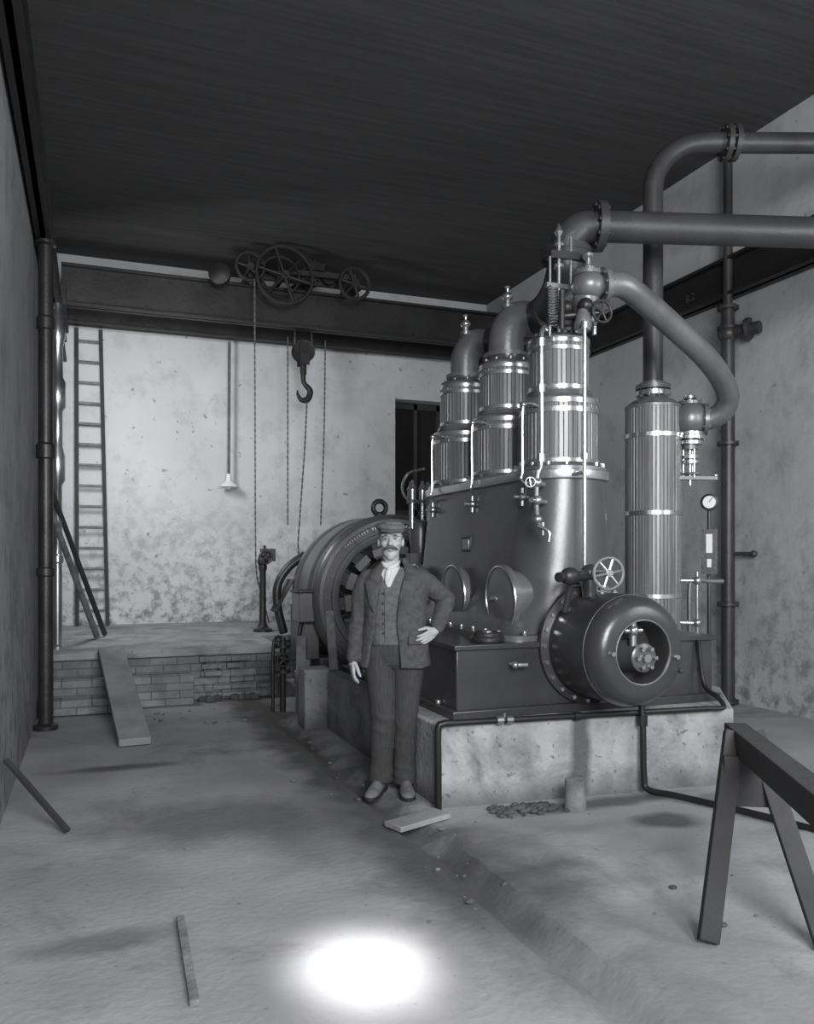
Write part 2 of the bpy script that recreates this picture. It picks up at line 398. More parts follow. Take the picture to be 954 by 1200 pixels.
# exhaust elbows of cylinders 2,3 and header
b=MB()
for y,r in ((CY[1],.135),(CY[2],.12)):
    b.lathe([(r+.04,0),(r+.04,.03),(r,.035)],(EX,y,3.0),(0,0,1),M_pipel,36)
    b.tube([(EX,y,3.0),(EX,y,3.12),(EX+.015,y,3.22),(EX+.09,y,3.31),(EX+.22,y,3.33)],r,M_pipel,24)
    b.lathe([(.045,0),(.045,.03),(.025,.04),(.025,.07),(.04,.08),(.045,.10),(.03,.125),(.012,.13),(.012,.16),(.022,.175),(.0,.19)],(EX+.01,y,3.31+r*.55),(0,0,1),M_steel,20)
b.tube([(3.24,6.6,3.32),(3.24,6.0,3.32),(3.22,5.55,3.33),(3.18,5.28,3.38),(3.15,5.13,3.50),(3.15,5.10,3.57)],.125,M_pipe,24)
b.flange((3.15,5.10,3.585),(0,0,1),.175,.022,M_pipe,10)
for y in (6.1,5.45): b.lathe([(.155,-.02),(.155,.02)],(3.235,y,3.32),(0,1,0),M_pipe,32)
b.make('exhaust_header',eng,angle=50)
# head valve gear of the first cylinder
b=MB(); y=4.82
b.lathe([(.12,2.97),(.12,3.05),(.09,3.08),(.085,3.15),(.10,3.17),(.10,3.20)],(3.02,4.86,0),(0,0,1),M_pipe,32)
b.ball((3.06,4.68,3.25),(.115,.115,.10),M_pipel); b.lathe([(.07,-.2),(.085,-.15),(.085,.1)],(3.06,4.70,3.2),(0,0,1),M_pipel,24)
b.cyl((3.04,4.85,3.19),(3.06,4.68,3.25),.085,M_pipel)
b.flange((3.165,4.65,3.26),(1,-.2,.1),.115,.016,M_pipel,8,M_steel); b.flange((3.06,4.68,3.33),(0,0,1),.09,.012,M_pipel,6,M_steel)
b.lathe([(.05,0),(.05,.03),(.02,.05),(.02,.08),(.038,.1),(.038,.12),(.015,.14),(0,.15)],(3.06,4.68,3.34),(0,0,1),M_steel,20)
b.lathe([(.05,0),(.06,.04),(.045,.10),(.03,.14)],(2.98,4.62,2.93),(0,0,1),M_pipel,20)
b.ball((3.0,4.62,3.1),.05,M_irond); b.ball((2.91,4.70,3.1),.045,M_irond); b.wheel((3.10,4.58,3.06),(0,-1,0),.07,.01,M_irond,5)
b.cyl((2.83,4.74,3.04),(3.12,4.6,3.06),.022,M_irond)
# governor spring column
b.cyl((2.91,4.80,2.92),(2.91,4.80,3.62),.014,M_steel)
b.cyl((2.83,4.78,2.92),(2.83,4.78,3.45),.009,M_steel); b.cyl((2.99,4.78,2.92),(2.99,4.78,3.60),.009,M_steel)
sp_=[(2.83+.03*math.cos(t*.9),4.74+.03*math.sin(t*.9),2.99+t*.0026) for t in range(0,96)]
b.tube(sp_,.006,M_steel,6,k=1)
for z in (3.0,3.18,3.40,3.54): b.lathe([(.035,-.01),(.035,.01)],(2.91,4.80,z),(0,0,1),M_steel,16)
b.beam((2.80,4.78,3.26),(3.02,4.78,3.26),.03,.03,M_steel); b.beam((2.84,4.79,3.47),(3.12,4.74,3.47),.025,.05,M_irond)
b.beam((2.80,4.76,3.02),(3.06,4.72,3.02),.04,.05,M_irond); b.cyl((2.86,4.68,2.95),(2.86,4.68,3.2),.02,M_irond); b.cyl((3.12,4.70,2.94),(3.12,4.70,3.2),.016,M_steel)
b.lathe([(.012,0),(.03,.03),(.012,.07),(0,.09)],(2.91,4.80,3.60),(0,0,1),M_steel,14)
b.make('valve_gear',eng)
# long rods and pipes at the front
b=MB()
b.cyl((2.915,4.50,1.22),(2.915,4.50,2.93),.013,M_steel); 
for z in (2.93,2.1,1.3): b.lathe([(.024,-.02),(.024,.02)],(2.915,4.50,z),(0,0,1),M_steel,14)
b.cyl((2.915,4.50,2.93),(2.98,4.62,2.99),.018,M_steel); b.cyl((2.915,4.50,1.3),(2.915,4.66,1.3),.016,M_brass); b.cyl((2.915,4.50,2.0),(2.915,4.66,2.0),.014,M_steel)
b.tube([(2.80,4.78,2.96),(2.70,4.64,2.93),(2.66,4.60,2.84),(2.66,4.60,2.5),(2.66,4.60,2.1),(2.63,4.59,1.99)],.016,M_steel,12)
for z in (2.53,2.09,2.82): b.lathe([(.028,-.025),(.028,.025)],(2.66,4.60,z),(0,0,1),M_brass,8)
b.tube([(2.63,4.59,2.01),(2.62,4.59,1.90),(2.63,4.60,1.72),(2.66,4.60,1.64)],.015,M_brass,10)
for z in (1.93,1.82,1.70): b.ball((2.625,4.59,z),.032,M_brass,14,8)
b.cyl((2.57,4.57,1.82),(2.76,4.72,1.82),.016,M_brass); b.cyl((2.56,4.57,1.93),(2.74,4.70,1.93),.014,M_brass); b.wheel((2.56,4.56,1.93),(-.6,-1,0),.03,.006,M_steel,4)
b.cyl((2.66,4.58,1.60),(2.66,4.58,1.68),.012,M_brass); b.tube([(2.63,4.59,1.66),(2.68,4.54,1.62),(2.68,4.54,1.56)],.012,M_brass,8)
b.make('oil_pipes',eng)
# far end lubricators
b=MB()
for k,(x,y,h) in enumerate(((2.78,6.92,.30),(2.70,7.0,.22),(2.86,6.98,.18),(2.66,6.86,.14))):
    b.cyl((x,y,1.72),(x,y,2.0+h*.3),.015,M_steel); b.lathe([(.035,0),(.04,.02),(.03,.03),(.03,.12),(.04,.13),(.02,.16),(.01,.2)],(x,y,1.95),(0,0,1),M_brass,16)
b.lathe([(.09,1.5),(.10,1.72),(.08,1.78),(.03,1.8)],(2.76,6.92,0),(0,0,1),M_case,24)
b.tube([(2.7,6.75,1.95),(2.62,6.9,1.99),(2.60,6.95,2.10),(2.66,6.95,2.22),(2.75,6.8,2.25)],.012,M_steel,8)
b.box((2.6,6.75,.93),(3.4,6.87,1.5),M_case)
b.make('lubricators',eng)
# end drum
b=MB(); dc=(3.0,4.56,.905); ax=(0,-1,0)
b.lathe([(.385,0),(.385,.03),(.335,.04),(.33,.06),(.335,.09),(.335,.42),(.328,.46),(.31,.50),(.283,.53),(.25,.545),(.195,.547),(.185,.54),(.18,.525),(.18,.36),(.0,.355)],dc,ax,M_iron,64)
b.torus((3.0,4.135,.905),ax,.331,.005,M_gen,64,8); b.torus((3.0,4.014,.905),ax,.189,.005,M_gen,48,8)
b.bolts((3.0,4.535,.905),ax,.362,22,.014,.025,M_steel)
b.make('end_drum',eng,angle=30)
b=MB()
b.lathe([(.179,0),(.179,.01)],(3.0,4.215,.905),ax,M_hole,48)
b.lathe([(.10,0),(.10,.08),(.085,.12),(.085,.20),(.07,.21)],(3.0,4.21,.875),ax,M_case,36)
b.bolts((3.0,4.0,.875),ax,.06,6,.013,.03,M_steel); b.lathe([(.025,0),(.025,.03)],(3.0,4.0,.875),ax,M_steel,16)
b.cyl((2.96,4.06,.93),(2.96,4.06,1.085),.022,M_brass); b.ball((2.96,4.06,1.03),.035,M_brass,14,10); b.cyl((2.90,4.06,1.03),(3.02,4.06,1.03),.014,M_steel)
b.bolts((2.78,4.02,.905),ax,.0,1,.014,.03,M_steel); b.bolts((3.23,4.02,.87),ax,.0,1,.014,.03,M_steel)
b.make('drum_gear',eng)
# stop valve and handwheels above the drum
b=MB()
b.cyl((2.90,4.42,1.20),(2.90,4.42,1.36),.045,M_iron); b.ball((2.90,4.42,1.36),.06,M_iron)
b.cyl((2.90,4.42,1.36),(2.86,4.14,1.365),.02,M_steel); b.wheel((2.86,4.16,1.365),(-.15,-1,0),.093,.011,M_steel,6,.022)
b.ball((2.71,4.34,1.345),(.065,.05,.055),M_irond); b.cyl((2.71,4.34,1.345),(2.90,4.42,1.35),.035,M_iron); b.cyl((2.68,4.34,1.345),(2.61,4.31,1.34),.03,M_irond)
b.cyl((2.71,4.34,1.28),(2.71,4.40,1.13),.02,M_iron)
b.make('stop_valve',eng)

# exhaust pipe to the wall
b=MB(); ed=V((2.7,-.82,0)).normalized()
b.tube([(3.15,5.10,3.605),(3.15,5.10,3.66),(3.17,5.09,3.73),(3.24,5.07,3.80),(3.33,5.045,3.82)],.112,M_pipe,24)
p0=V((3.33,5.045,3.82)); p1=V((6.06,4.22,3.82)); b.cyl(p0,p1,.108,M_pipe,n=28)
b.flange(p0+ed*.05,ed,.175,.03,M_pipe,10); b.flange((3.15,5.10,3.63),(0,0,1),.175,.02,M_pipe,10)
b.make('exhaust_pipe',angle=50)

# ---------------------------------------------------------------- separator
sx,sy=4.18,5.47
sep=empty('steam_separator')
b=MB(); o=(sx,sy,0)
b.lathe([(.24,top),(.24,.54),(.2,.56),(.2,.62)],o,(0,0,1),M_iron,40)
b.staves(o,.216,.60,2.64,46,M_lag)
for z in (.64,1.16,1.81,2.42): b.lathe([(.2,z-.016),(.224,z-.016),(.224,z+.016),(.2,z+.016)],o,(0,0,1),M_steel,56)
b.lathe([(.20,2.63),(.219,2.64),(.219,2.66),(.17,2.70),(.10,2.73),(.09,2.74)],o,(0,0,1),M_lag,48)
b.flange((sx,sy,2.765),(0,0,1),.135,.018,M_steel,10); b.flange((sx,sy,2.815),(0,0,1),.135,.018,M_pipel,10)
b.cyl((sx,sy,2.72),(sx,sy,2.86),.085,M_pipel)
b.make('lagged_body',sep,angle=28)
b=MB()
vc=V((4.40,5.30,2.55)); d=(vc-V((sx,sy,2.55))).normalized()
b.cyl(V((sx,sy,2.55))+d*.15,vc,.085,M_pipel); b.ball(vc,(.135,.135,.14),M_pipel); b.flange(vc+V((.10,-.05,-.005)),(.8,-.45,0),.125,.016,M_pipel,10,M_steel)
b.flange(vc+V((0,0,.125)),(0,0,1),.09,.012,M_pipel,8,M_steel); b.lathe([(.03,.12),(.03,.15),(.05,.16),(.05,.18),(0,.19)],vc,(0,0,1),M_steel,16)
for z,r in ((-.12,.11),(-.15,.12),(-.19,.10),(-.30,.065),(-.34,.075)): b.lathe([(r,-.012),(r,.012)],vc+V((0,0,z)),(0,0,1),M_steel,28)
b.bolts(vc+V((0,0,-.17)),(0,0,1),.10,8,.012,.05,M_steel)
b.cyl(vc+V((0,0,-.1)),vc+V((0,0,-.24)),.06,M_pipel)
for a in (.5,2.6,4.7): b.cyl(vc+V((.05*math.cos(a),.05*math.sin(a),-.18)),vc+V((.05*math.cos(a),.05*math.sin(a),-.46)),.009,M_steel)
b.cyl(vc+V((0,0,-.2)),vc+V((0,0,-.52)),.014,M_steel)
b.beam(vc+V((-.2,.04,-.465)),vc+V((.2,-.06,-.465)),.07,.025,M_pipel); b.wheel(vc+V((0,0,-.43)),(0,0,1),.07,.01,M_steel,5)
b.ball(vc+V((.2,-.06,-.44)),.02,M_steel,10,8)
for z in (1.28,.95):
    b.cyl((sx+.14,sy-.16,z),(sx+.26,sy-.24,z),.018,M_steel); b.ball((sx+.24,sy-.23,z),.035,M_brass,12,8); b.cyl((sx+.24,sy-.23,z-.07),(sx+.24,sy-.23,z+.07),.013,M_steel)
b.cyl((sx+.24,sy-.23,.50),(sx+.24,sy-.23,1.35),.012,M_brass)
b.make('throttle_valve',sep)
b=MB()
b.tube([(3.17,4.648,3.26),(3.27,4.63,3.27),(3.40,4.65,3.235),(3.78,4.77,3.105),(4.18,4.89,2.945),(4.46,5.02,2.82),(4.58,5.08,2.70),(4.585,5.14,2.60),(4.53,5.21,2.55),(4.47,5.25,2.548)],.083,M_pipel,24,10)
b.make('steam_inlet_bend',sep,angle=60)
b=MB(); dd=V((1.92,-.71,0)).normalized()
b.tube([(sx,sy,2.84),(sx,sy,4.30),(sx,sy,4.40),(4.205,5.46,4.53),(4.29,5.43,4.66),(4.42,5.38,4.745),(4.56,5.33,4.77),(4.70,5.278,4.77)],.078,M_pipe,22)
b.cyl((4.70,5.278,4.77),(6.06,4.775,4.77),.078,M_pipe,n=24)
b.flange((4.73,5.267,4.77),dd,.14,.02,M_pipe,8); b.flange((4.79,5.245,4.77),dd,.14,.02,M_pipe,8)
b.make('steam_supply_pipe',angle=60)

# wall column pipe
b=MB()
cx,cy=5.93,6.58
b.cyl((cx,cy,-.01),(cx,cy,3.98),.065,M_pipe,n=24); b.cyl((cx,cy+.0,3.98),(cx,cy,ZC),.045,M_pipe,n=20)
for z in (.03,1.0,2.6,3.75,3.95): b.flange((cx,cy,z),(0,0,1),.105,.015,M_pipe,8)
b.cyl((cx,cy-.02,3.70),(cx+.12,cy-.30,3.70),.06,M_pipe); b.flange((cx+.07,cy-.20,3.70),(.5,-.8,0),.11,.02,M_pipe,8); b.ball((cx,cy,3.70),.1,M_pipe)
b.cyl((cx,cy,1.50),(cx+.12,cy-.25,1.50),.02,M_pipe); b.ball((cx+.11,cy-.23,1.50),.035,M_pipe)
b.make('wall_pipe')

# gauge stand
b=MB(); gx,gy=4.90,5.66
b.cyl((gx,gy,-.01),(gx,gy,1.86),.016,M_pipe); b.lathe([(.07,0),(.07,.02),(.02,.05)],(gx,gy,-.005),(0,0,1),M_pipe,16)
nrm=V((-.66,-.78,0)).normalized()
b.lathe([(.068,0),(.072,.01),(.072,.04),(.062,.045)],V((gx,gy,1.93)),nrm,M_irond,28); b.lathe([(.052,.0),(.052,.047)],V((gx,gy,1.93)),nrm,M_dial,28)
b.beam(V((gx,gy,1.93))+nrm*.05,V((gx+.02,gy-.02,1.97))+nrm*.05,.008,.004,M_black)
b.beam(V((gx,gy,1.70))+nrm*.03,V((gx,gy,1.32))+nrm*.03,.13,.04,M_irond,up=nrm); b.beam(V((gx,gy,1.66))+nrm*.055,V((gx,gy,1.50))+nrm*.055,.05,.01,M_dial,up=nrm); b.beam(V((gx,gy,1.45))+nrm*.055,V((gx,gy,1.38))+nrm*.055,.035,.012,M_dial,up=nrm)
b.tube([(gx,gy,1.26),(gx-.14,gy+.03,1.27),(gx-.17,gy+.04,1.2),(gx-.17,gy+.04,.8)],.02,M_pipel,10); b.cyl((gx,gy,1.26),(gx+.12,gy-.03,1.26),.02,M_pipel)
b.make('gauge_stand')

# black drain pipe on plinth
b=MB(); yy=lambda x: skew(x)-.028
b.tube([(1.87,yy(1.87),0.0),(1.87,yy(1.87),.25),(1.87,yy(1.87),.46),(1.90,yy(1.9),.495),(1.96,yy(1.96),.497)],.021,M_black,12)
b.cyl((1.95,yy(1.95),.497),(3.68,yy(3.68),.497),.018,M_black)
for x in (2.25,2.31,2.75): b.lathe([(.026,-.02),(.026,.02)],(x,yy(x),.497),(1,-.09,0),M_brass if x<2.4 else M_black,10)
b.cyl((2.28,yy(2.28),.497),(2.28,yy(2.28),.54),.01,M_brass)
b.tube([(3.68,yy(3.68),.497),(3.78,yy(3.8),.50),(3.84,4.35,.54),(3.84,4.48,.60),(3.84,4.53,.8),(3.84,4.54,.9)],.016,M_black,10)
b.tube([(3.18,4.28,.62),(3.18,4.26,.40),(3.18,4.25,.12),(3.19,4.22,.035),(3.28,4.05,.03),(3.42,3.65,.035),(3.55,3.2,.035),(3.6,2.9,.035)],.020,M_black,12)
b.lathe([(.032,-.03),(.032,.03)],(3.18,4.265,.45),(0,0,1),M_black,10)
b.make('drain_pipe')

# ---------------------------------------------------------------- generator
gen=empty('electric_generator'); GZ=1.04
b=MB(); go=(3.0,8.25,GZ); gax=(0,1,0)
b.lathe([(.60,.04),(.62,.0),(.66,-.02),(.69,-.02),(.70,.0),(.78,-.005),(.79,-.03),(.83,-.03),(.86,.0),(.885,.05),(.885,.12),(.85,.14),(.85,.30),(.88,.32),(.88,.70),(.85,.72),(.85,.86),(.885,.88),(.885,.98),(.83,1.02),(.62,1.02),(.60,.98),(.60,.04)],go,gax,M_gen,96)
b.bolts((3.0,8.235,GZ),(0,-1,0),.735,20,.014,.02,M_gen)
for i in range(30):   # raised cast lettering as small blocks
    a=math.radians(66+i*2.4); r=.765
    if i in (9,19): continue
    p=V((3.0+r*math.cos(a),8.238,GZ+r*math.sin(a))); u=V((math.cos(a),0,math.sin(a)))
    b.beam(p-u*.016,p+u*.016,.013,.012,M_brass,up=(0,1,0))
b.make('stator_frame',gen,angle=32)
b=MB()
for i in range(14):
    a=2*math.pi*i/14+.1; u=V((math.cos(a),0,math.sin(a)))
    c=V((3.0,8.42,GZ)); b.beam(c+u*.44,c+u*.62,.13,.30,M_irond,up=(0,1,0)); b.beam(c+u*.47,c+u*.55,.17,.36,M_gen,up=(0,1,0))
b.lathe([(.30,8.32),(.42,8.30),(.43,8.34),(.43,9.1),(.30,9.12),(.30,8.32)],(3.0,0,GZ),gax,M_irond,64)
for i in range(6):
    a=2*math.pi*i/6; u=V((math.cos(a),0,math.sin(a))); b.beam(V((3,8.5,GZ))+u*.1,V((3,8.5,GZ))+u*.36,.07,.1,M_irond,up=(0,1,0))
b.cyl((3.0,6.90,GZ-.03),(3.0,9.6,GZ-.0),.11,M_steel,n=28); b.lathe([(.16,8.0),(.16,8.5)],(3.0,0,GZ),gax,M_iron,28)
b.lathe([(.25,7.25),(.25,7.35),(.16,7.38),(.16,7.55)],(3.0,0,GZ-.02),gax,M_iron,36)
b.lathe([(.45,9.28),(.55,9.30),(.55,9.45),(.3,9.5)],(3.0,0,GZ),gax,M_irond,48)
b.make('rotor',gen,angle=32)
b=MB()
b.torus((3.0,8.75,GZ+.98),(0,1,.0),.075,.028,M_irond,28,12); b.cyl((3.0,8.75,GZ+.86),(3.0,8.75,GZ+.92),.06,M_irond)
for s_ in (-1,1): b.box((3.0+s_*.62-.16,8.35,.155),(3.0+s_*.62+.16,9.2,.42),M_gen); b.box((3.0+s_*.85-.08,8.45,.4),(3.0+s_*.85+.08,9.1,.95),M_gen)
b.box((1.98,8.3,.80),(2.14,8.62,1.10),M_gen); b.box((1.96,8.28,1.10),(2.16,8.64,1.13),M_irond)
b.tube([(2.05,9.35,.6),(1.98,9.35,.9),(1.98,9.35,1.15),(2.1,9.35,1.35),(2.3,9.35,1.5)],.05,M_irond,12)
for k in range(7): b.beam((1.93,9.2+.05*k,.85),(2.13,9.2+.05*k,1.22),.03,.02,M_irond)
b.tube([(2.04,8.45,.8),(2.0,8.4,.6),(1.98,8.2,.35),(2.0,8.1,.1)],.025,M_irond,8)
b.lathe([(.22,7.62),(.22,7.95)],(3.0,0,GZ-.01),gax,M_gen,36); b.box((2.72,7.6,.0),(3.28,7.95,.98),M_gen)
b.make('frame_fittings',gen,bevel=.008)

# post + fittings near the generator
b=MB(); b.beam((1.83,7.62,-.01),(1.86,7.68,.72),.09,.07,M_wood); b.beam((1.86,7.55,.0),(1.90,7.62,.5),.05,.05,M_wood); b.make('wooden_post')
b=MB(); px_,py_=1.70,7.80
b.cyl((px_,py_,-.02),(px_,py_,.70),.03,M_irond); b.ball((px_,py_,.50),.065,M_irond); b.flange((px_,py_,.62),(0,0,1),.075,.015,M_irond,6); b.flange((px_,py_,.38),(0,0,1),.075,.015,M_irond,6); b.cyl((px_-.09,py_-.02,.50),(px_+.06,py_,.5),.035,M_irond); b.wheel((px_-.02,py_-.12,.5),(0,-1,0),.06,.01,M_irond,5); b.cyl((px_-.02,py_-.12,.5),(px_,py_,.5),.015,M_irond)
b.tube([(px_,py_,.66),(px_-.03,py_,.71),(px_-.07,py_+.02,.68),(px_-.09,py_+.02,.55),(px_-.09,py_+.02,.0)],.016,M_irond,10)
b.make('pipe_valve')
b=MB(); b.beam((1.92,6.80,.50),(1.97,7.12,.98),.07,.035,M_wood); b.make('wooden_wedge')

# floor stand lever
b=MB(); qx,qy=2.02,10.45
b.lathe([(.12,0),(.12,.03),(.07,.06),(.045,.12),(.04,.75),(.055,.80),(.055,.84)],(qx,qy,.53),(0,0,1),M_irond,24)
b.ball((qx,qy,1.42),.07,M_irond); b.box((qx-.03,qy-.03,1.42),(qx+.16,qy+.03,1.58),M_irond); b.wheel((qx+.02,qy-.09,1.47),(0,-1,0),.08,.012,M_irond,5)
b.tube([(qx+.05,qy,1.5),(qx+.02,qy,1.62)],.015,M_irond,8,smooth=False)
b.make('floor_stand_valve')

# ---------------------------------------------------------------- overhead crane
def ibeamY(b,x,y0,y1,z0,z1,w):
    b.box((x-w/2,y0,z0),(x+w/2,y1,z0+.03),M_crane); b.box((x-w/2,y0,z1-.03),(x+w/2,y1,z1),M_crane); b.box((x-.02,y0,z0),(x+.02,y1,z1),M_crane)
def ibeamX(b,y,x0,x1,z0,z1,w):
    b.box((x0,y-w/2,z0),(x1,y+w/2,z0+.03),M_crane); b.box((x0,y-w/2,z1-.03),(x1,y+w/2,z1),M_crane); b.box((x0,y-.02,z0),(x1,y+.02,z1),M_crane)
rail=MB(); ibeamY(rail,5.99,YF,YB-.02,4.08,4.46,.19); rail.box((5.95,YF,4.46),(6.01,YB-.02,4.49),M_crane)
ro=rail.make('crane_rail')
tcv=bpy.data.curves.new('rail_marking','FONT'); tcv.body='B.2'; tcv.size=.11; tcv.extrude=.001; tcv.materials.append(M_pipel)
to=bpy.data.objects.new('rail_marking',tcv); to.location=(5.965,7.25,4.20); to.rotation_euler=(math.radians(90),0,math.radians(-90)); sc.collection.objects.link(to); to.parent=ro
rail=MB(); ibeamY(rail,-.385,YF,YB-.02,4.16,4.46,.12); rail.box((-.41,YF,4.46),(-.36,YB-.02,4.49),M_crane); rail.make('crane_rail')
b=MB(); b.lathe([(.10,-.01),(.10,.03),(.06,.05),(.06,1.3),(.075,1.31),(.075,1.37),(.06,1.38),(.06,2.3),(.08,2.31),(.08,2.42),(.06,2.44),(.06,3.4),(.075,3.41),(.075,3.5),(.06,3.52),(.06,4.12),(.085,4.13),(.085,4.158)],(-.37,7.7,0),(0,0,1),M_irond,20); b.make('steel_column')
cr=empty('overhead_crane')
b=MB()
for y in (11.2,12.05):
    ibeamX(b,y,-.36,5.98,4.62,5.13,.18)
    for k in range(22):
        x=-.2+.285*k; b.cyl((x,y-.03,4.70),(x,y-.02,4.70),.014,M_crane,n=8); b.cyl((x,y-.03,5.05),(x,y-.02,5.05),.014,M_crane,n=8)
    b.box((-.36,y-.02,5.13),(5.98,y+.02,5.16),M_crane)
for x in (-.37,5.98):
    b.box((x-.07,10.9,4.55),(x+.07,12.28,4.80),M_crane)
    for y in (11.05,12.1): b.lathe([(.1,-.03),(.1,.03)],(x,y,4.59),(1,0,0),M_crane,20)
b.make('bridge_girders',cr,bevel=.004)
b=MB()
for y in (11.05,12.1): b.beam((1.95,y,5.24),(3.5,y,5.24),.05,.10,M_crane)
for x in (1.97,2.7,3.48): b.beam((x,11.0,5.24),(x,12.12,5.24),.06,.08,M_crane)
for x in (2.1,3.35):
    for y in (11.2,12.05): b.lathe([(.08,-.04),(.08,.04)],(x,y,5.23),(0,1,0),M_crane,20)
b.lathe([(.13,-.4),(.15,-.4),(.11,-.37),(.11,.37),(.15,.4),(.13,.4)],(2.85,11.6,5.36),(0,1,0),M_crane,28)
b.wheel((2.38,10.80,5.20),(0,1,0),.375,.024,M_crane,6,.06,rim_w=.03)
b.wheel((2.34,10.90,5.22),(0,1,0),.25,.018,M_crane,5,.05,rim_w=.02)
b.cyl((2.38,10.70,5.20),(2.38,12.0,5.22),.03,M_crane)
b.wheel((1.93,10.84,5.27),(0,1,0),.18,.022,M_crane,5,.05,rim_w=.03); b.cyl((1.93,10.8,5.27),(1.97,12.0,5.27),.025,M_crane)
b.lathe([(.05,-.10),(.14,-.06),(.14,.02),(.06,.06)],(1.55,10.9,5.14),(.3,1,0),M_crane,28); b.cyl((1.55,10.9,5.16),(2.0,11.1,5.22),.03,M_crane)
b.wheel((3.30,10.66,5.15),(0,1,0),.205,.026,M_crane,6,.06,rim_w=.03); b.cyl((3.30,10.6,5.15),(3.30,11.9,5.22),.028,M_crane)
b.lathe([(.13,-.02),(.13,.02)],(2.80,10.98,5.36),(0,1,0),M_crane,24); b.lathe([(.09,-.03),(.09,.03)],(3.02,10.95,5.28),(0,1,0),M_crane,24); b.bolts((2.80,10.95,5.36),(0,1,0),.14,14,.018,.06,M_crane)
b.beam((2.45,10.95,5.30),(3.35,10.75,5.26),.05,.07,M_crane); b.beam((2.7,10.9,5.40),(2.95,10.9,5.40),.04,.1,M_crane)
b.make('trolley',cr)
def chain(b,pts,r=.011):
    P,_=catmull(pts,10); L=[]
    for i in range(len(P)-1):
        m=max(1,int((P[i+1]-P[i]).length/.035))
        for k in range(m): L.append(P[i].lerp(P[i+1],k/m))
    for i in range(len(L)-1):
        d=L[i+1]-L[i]
        b.beam(L[i]-d*.12,L[i+1]+d*.12,.022 if i%2 else .010,.010 if i%2 else .022,M_chain,up=(0,1,0))
b=MB(); hx,hy=2.83,11.62
for s_ in (-.03,.03):
    b.lathe([(.14,-.018),(.16,-.022),(.15,0),(.16,.022),(.14,.018)],(hx,hy+s_*1.3,4.42),(0,1,0),M_crane,28)
b.beam((hx,hy-.09,4.54),(hx,hy-.09,4.22),.14,.015,M_crane,up=(0,1,0)); b.beam((hx,hy+.09,4.54),(hx,hy+.09,4.22),.14,.015,M_crane,up=(0,1,0))
b.cyl((hx,hy-.11,4.42),(hx,hy+.11,4.42),.035,M_crane); b.cyl((hx-.0,hy,4.27),(hx,hy,4.10),.045,M_crane)
b.tube([(hx,hy,4.14),(hx,hy,4.02),(hx+.02,hy,3.96),(hx+.10,hy,3.86),(hx+.06,hy,3.74),(hx-.03,hy,3.73),(hx-.08,hy,3.80),(hx-.085,hy,3.86)],[.04,.035,.035,.045,.045,.035,.022,.01],M_crane,14)
for s_ in (-.13,.13): chain(b,[(hx+s_,hy,4.42),(hx+s_*.9,hy,4.9),(hx+s_*.8,hy,5.3)])
b.make('hook_block',cr)
b=MB()
chain(b,[(2.88,11.6,3.75),(2.82,11.5,3.0),(2.72,11.35,2.1),(2.66,11.2,1.55),(2.72,11.0,1.0),(2.62,10.8,.56)])
chain(b,[(1.98,10.80,5.1),(1.99,10.82,3.5),(2.0,10.84,1.8),(2.02,10.86,1.25),(2.10,10.88,.95),(2.2,10.9,.56)])
chain(b,[(2.60,11.6,4.6),(2.60,11.6,3.0),(2.6,11.6,1.9)]); chain(b,[(3.15,11.6,4.6),(3.13,11.6,3.2),(3.08,11.6,1.9)])
b.make('hoist_chains',cr)

# pendant lamp
b=MB(); lx,ly=1.86,12.12
b.beam((lx,ly,4.60),(lx-.01,ly,2.62),.04,.02,M_chain,up=(0,1,0)); b.lathe([(.03,.08),(.04,0),(.05,-.03),(.14,-.10),(.145,-.11),(.06,-.06),(0,-.05)],(lx-.01,ly-.0,2.60),(0,0,1),M_white,28); b.ball((lx-.01,ly,2.50),.045,M_white)
b.make('pendant_lamp')

# ladder
b=MB()
A0,A1=V((-.19,12.12,.545)),V((-.20,12.26,4.62)); B0,B1=V((.20,12.12,.545)),V((.11,12.26,4.62))
b.beam(A0,A1,.05,.07,M_woodd,up=(0,1,0)); b.beam(B0,B1,.05,.07,M_woodd,up=(0,1,0))
for k in range(14):
    t=(k+.7)/14.3; b.cyl(A0.lerp(A1,t),B0.lerp(B1,t),.02,M_wood,n=10)
b.make('wooden_ladder')
# left side pipe and leaning poles
b=MB(); x,y=-.33,9.15
b.lathe([(.06,.53),(.06,.56),(.045,.58),(.045,1.4),(.06,1.42),(.06,1.48),(.045,1.5),(.045,2.2),(.075,2.25),(.075,2.5),(.05,2.6),(.05,2.95),(.08,3.0),(.08,3.25),(.055,3.3),(.05,3.6),(.075,3.7),(.075,3.85),(.04,3.95),(.04,4.05)],(x,y,0),(0,0,1),M_steel,20)
b.cyl((x,y,4.0),(x-.13,y,4.02),.03,M_pipel)
b.make('drain_downpipe')
b=MB(); b.tube([(.05,10.2,.56),(-.42,8.05,2.1)],[.035,.028],M_wood,10,smooth=False); b.make('leaning_pole')
b=MB(); b.tube([(.14,10.45,.56),(-.43,8.7,2.3)],[.03,.025],M_woodd,10,smooth=False); b.make('leaning_pole')
b=MB(); b.beam((-.12,4.72,.014),(-.44,4.98,.36),.03,.022,M_woodd); b.make('wooden_lath')

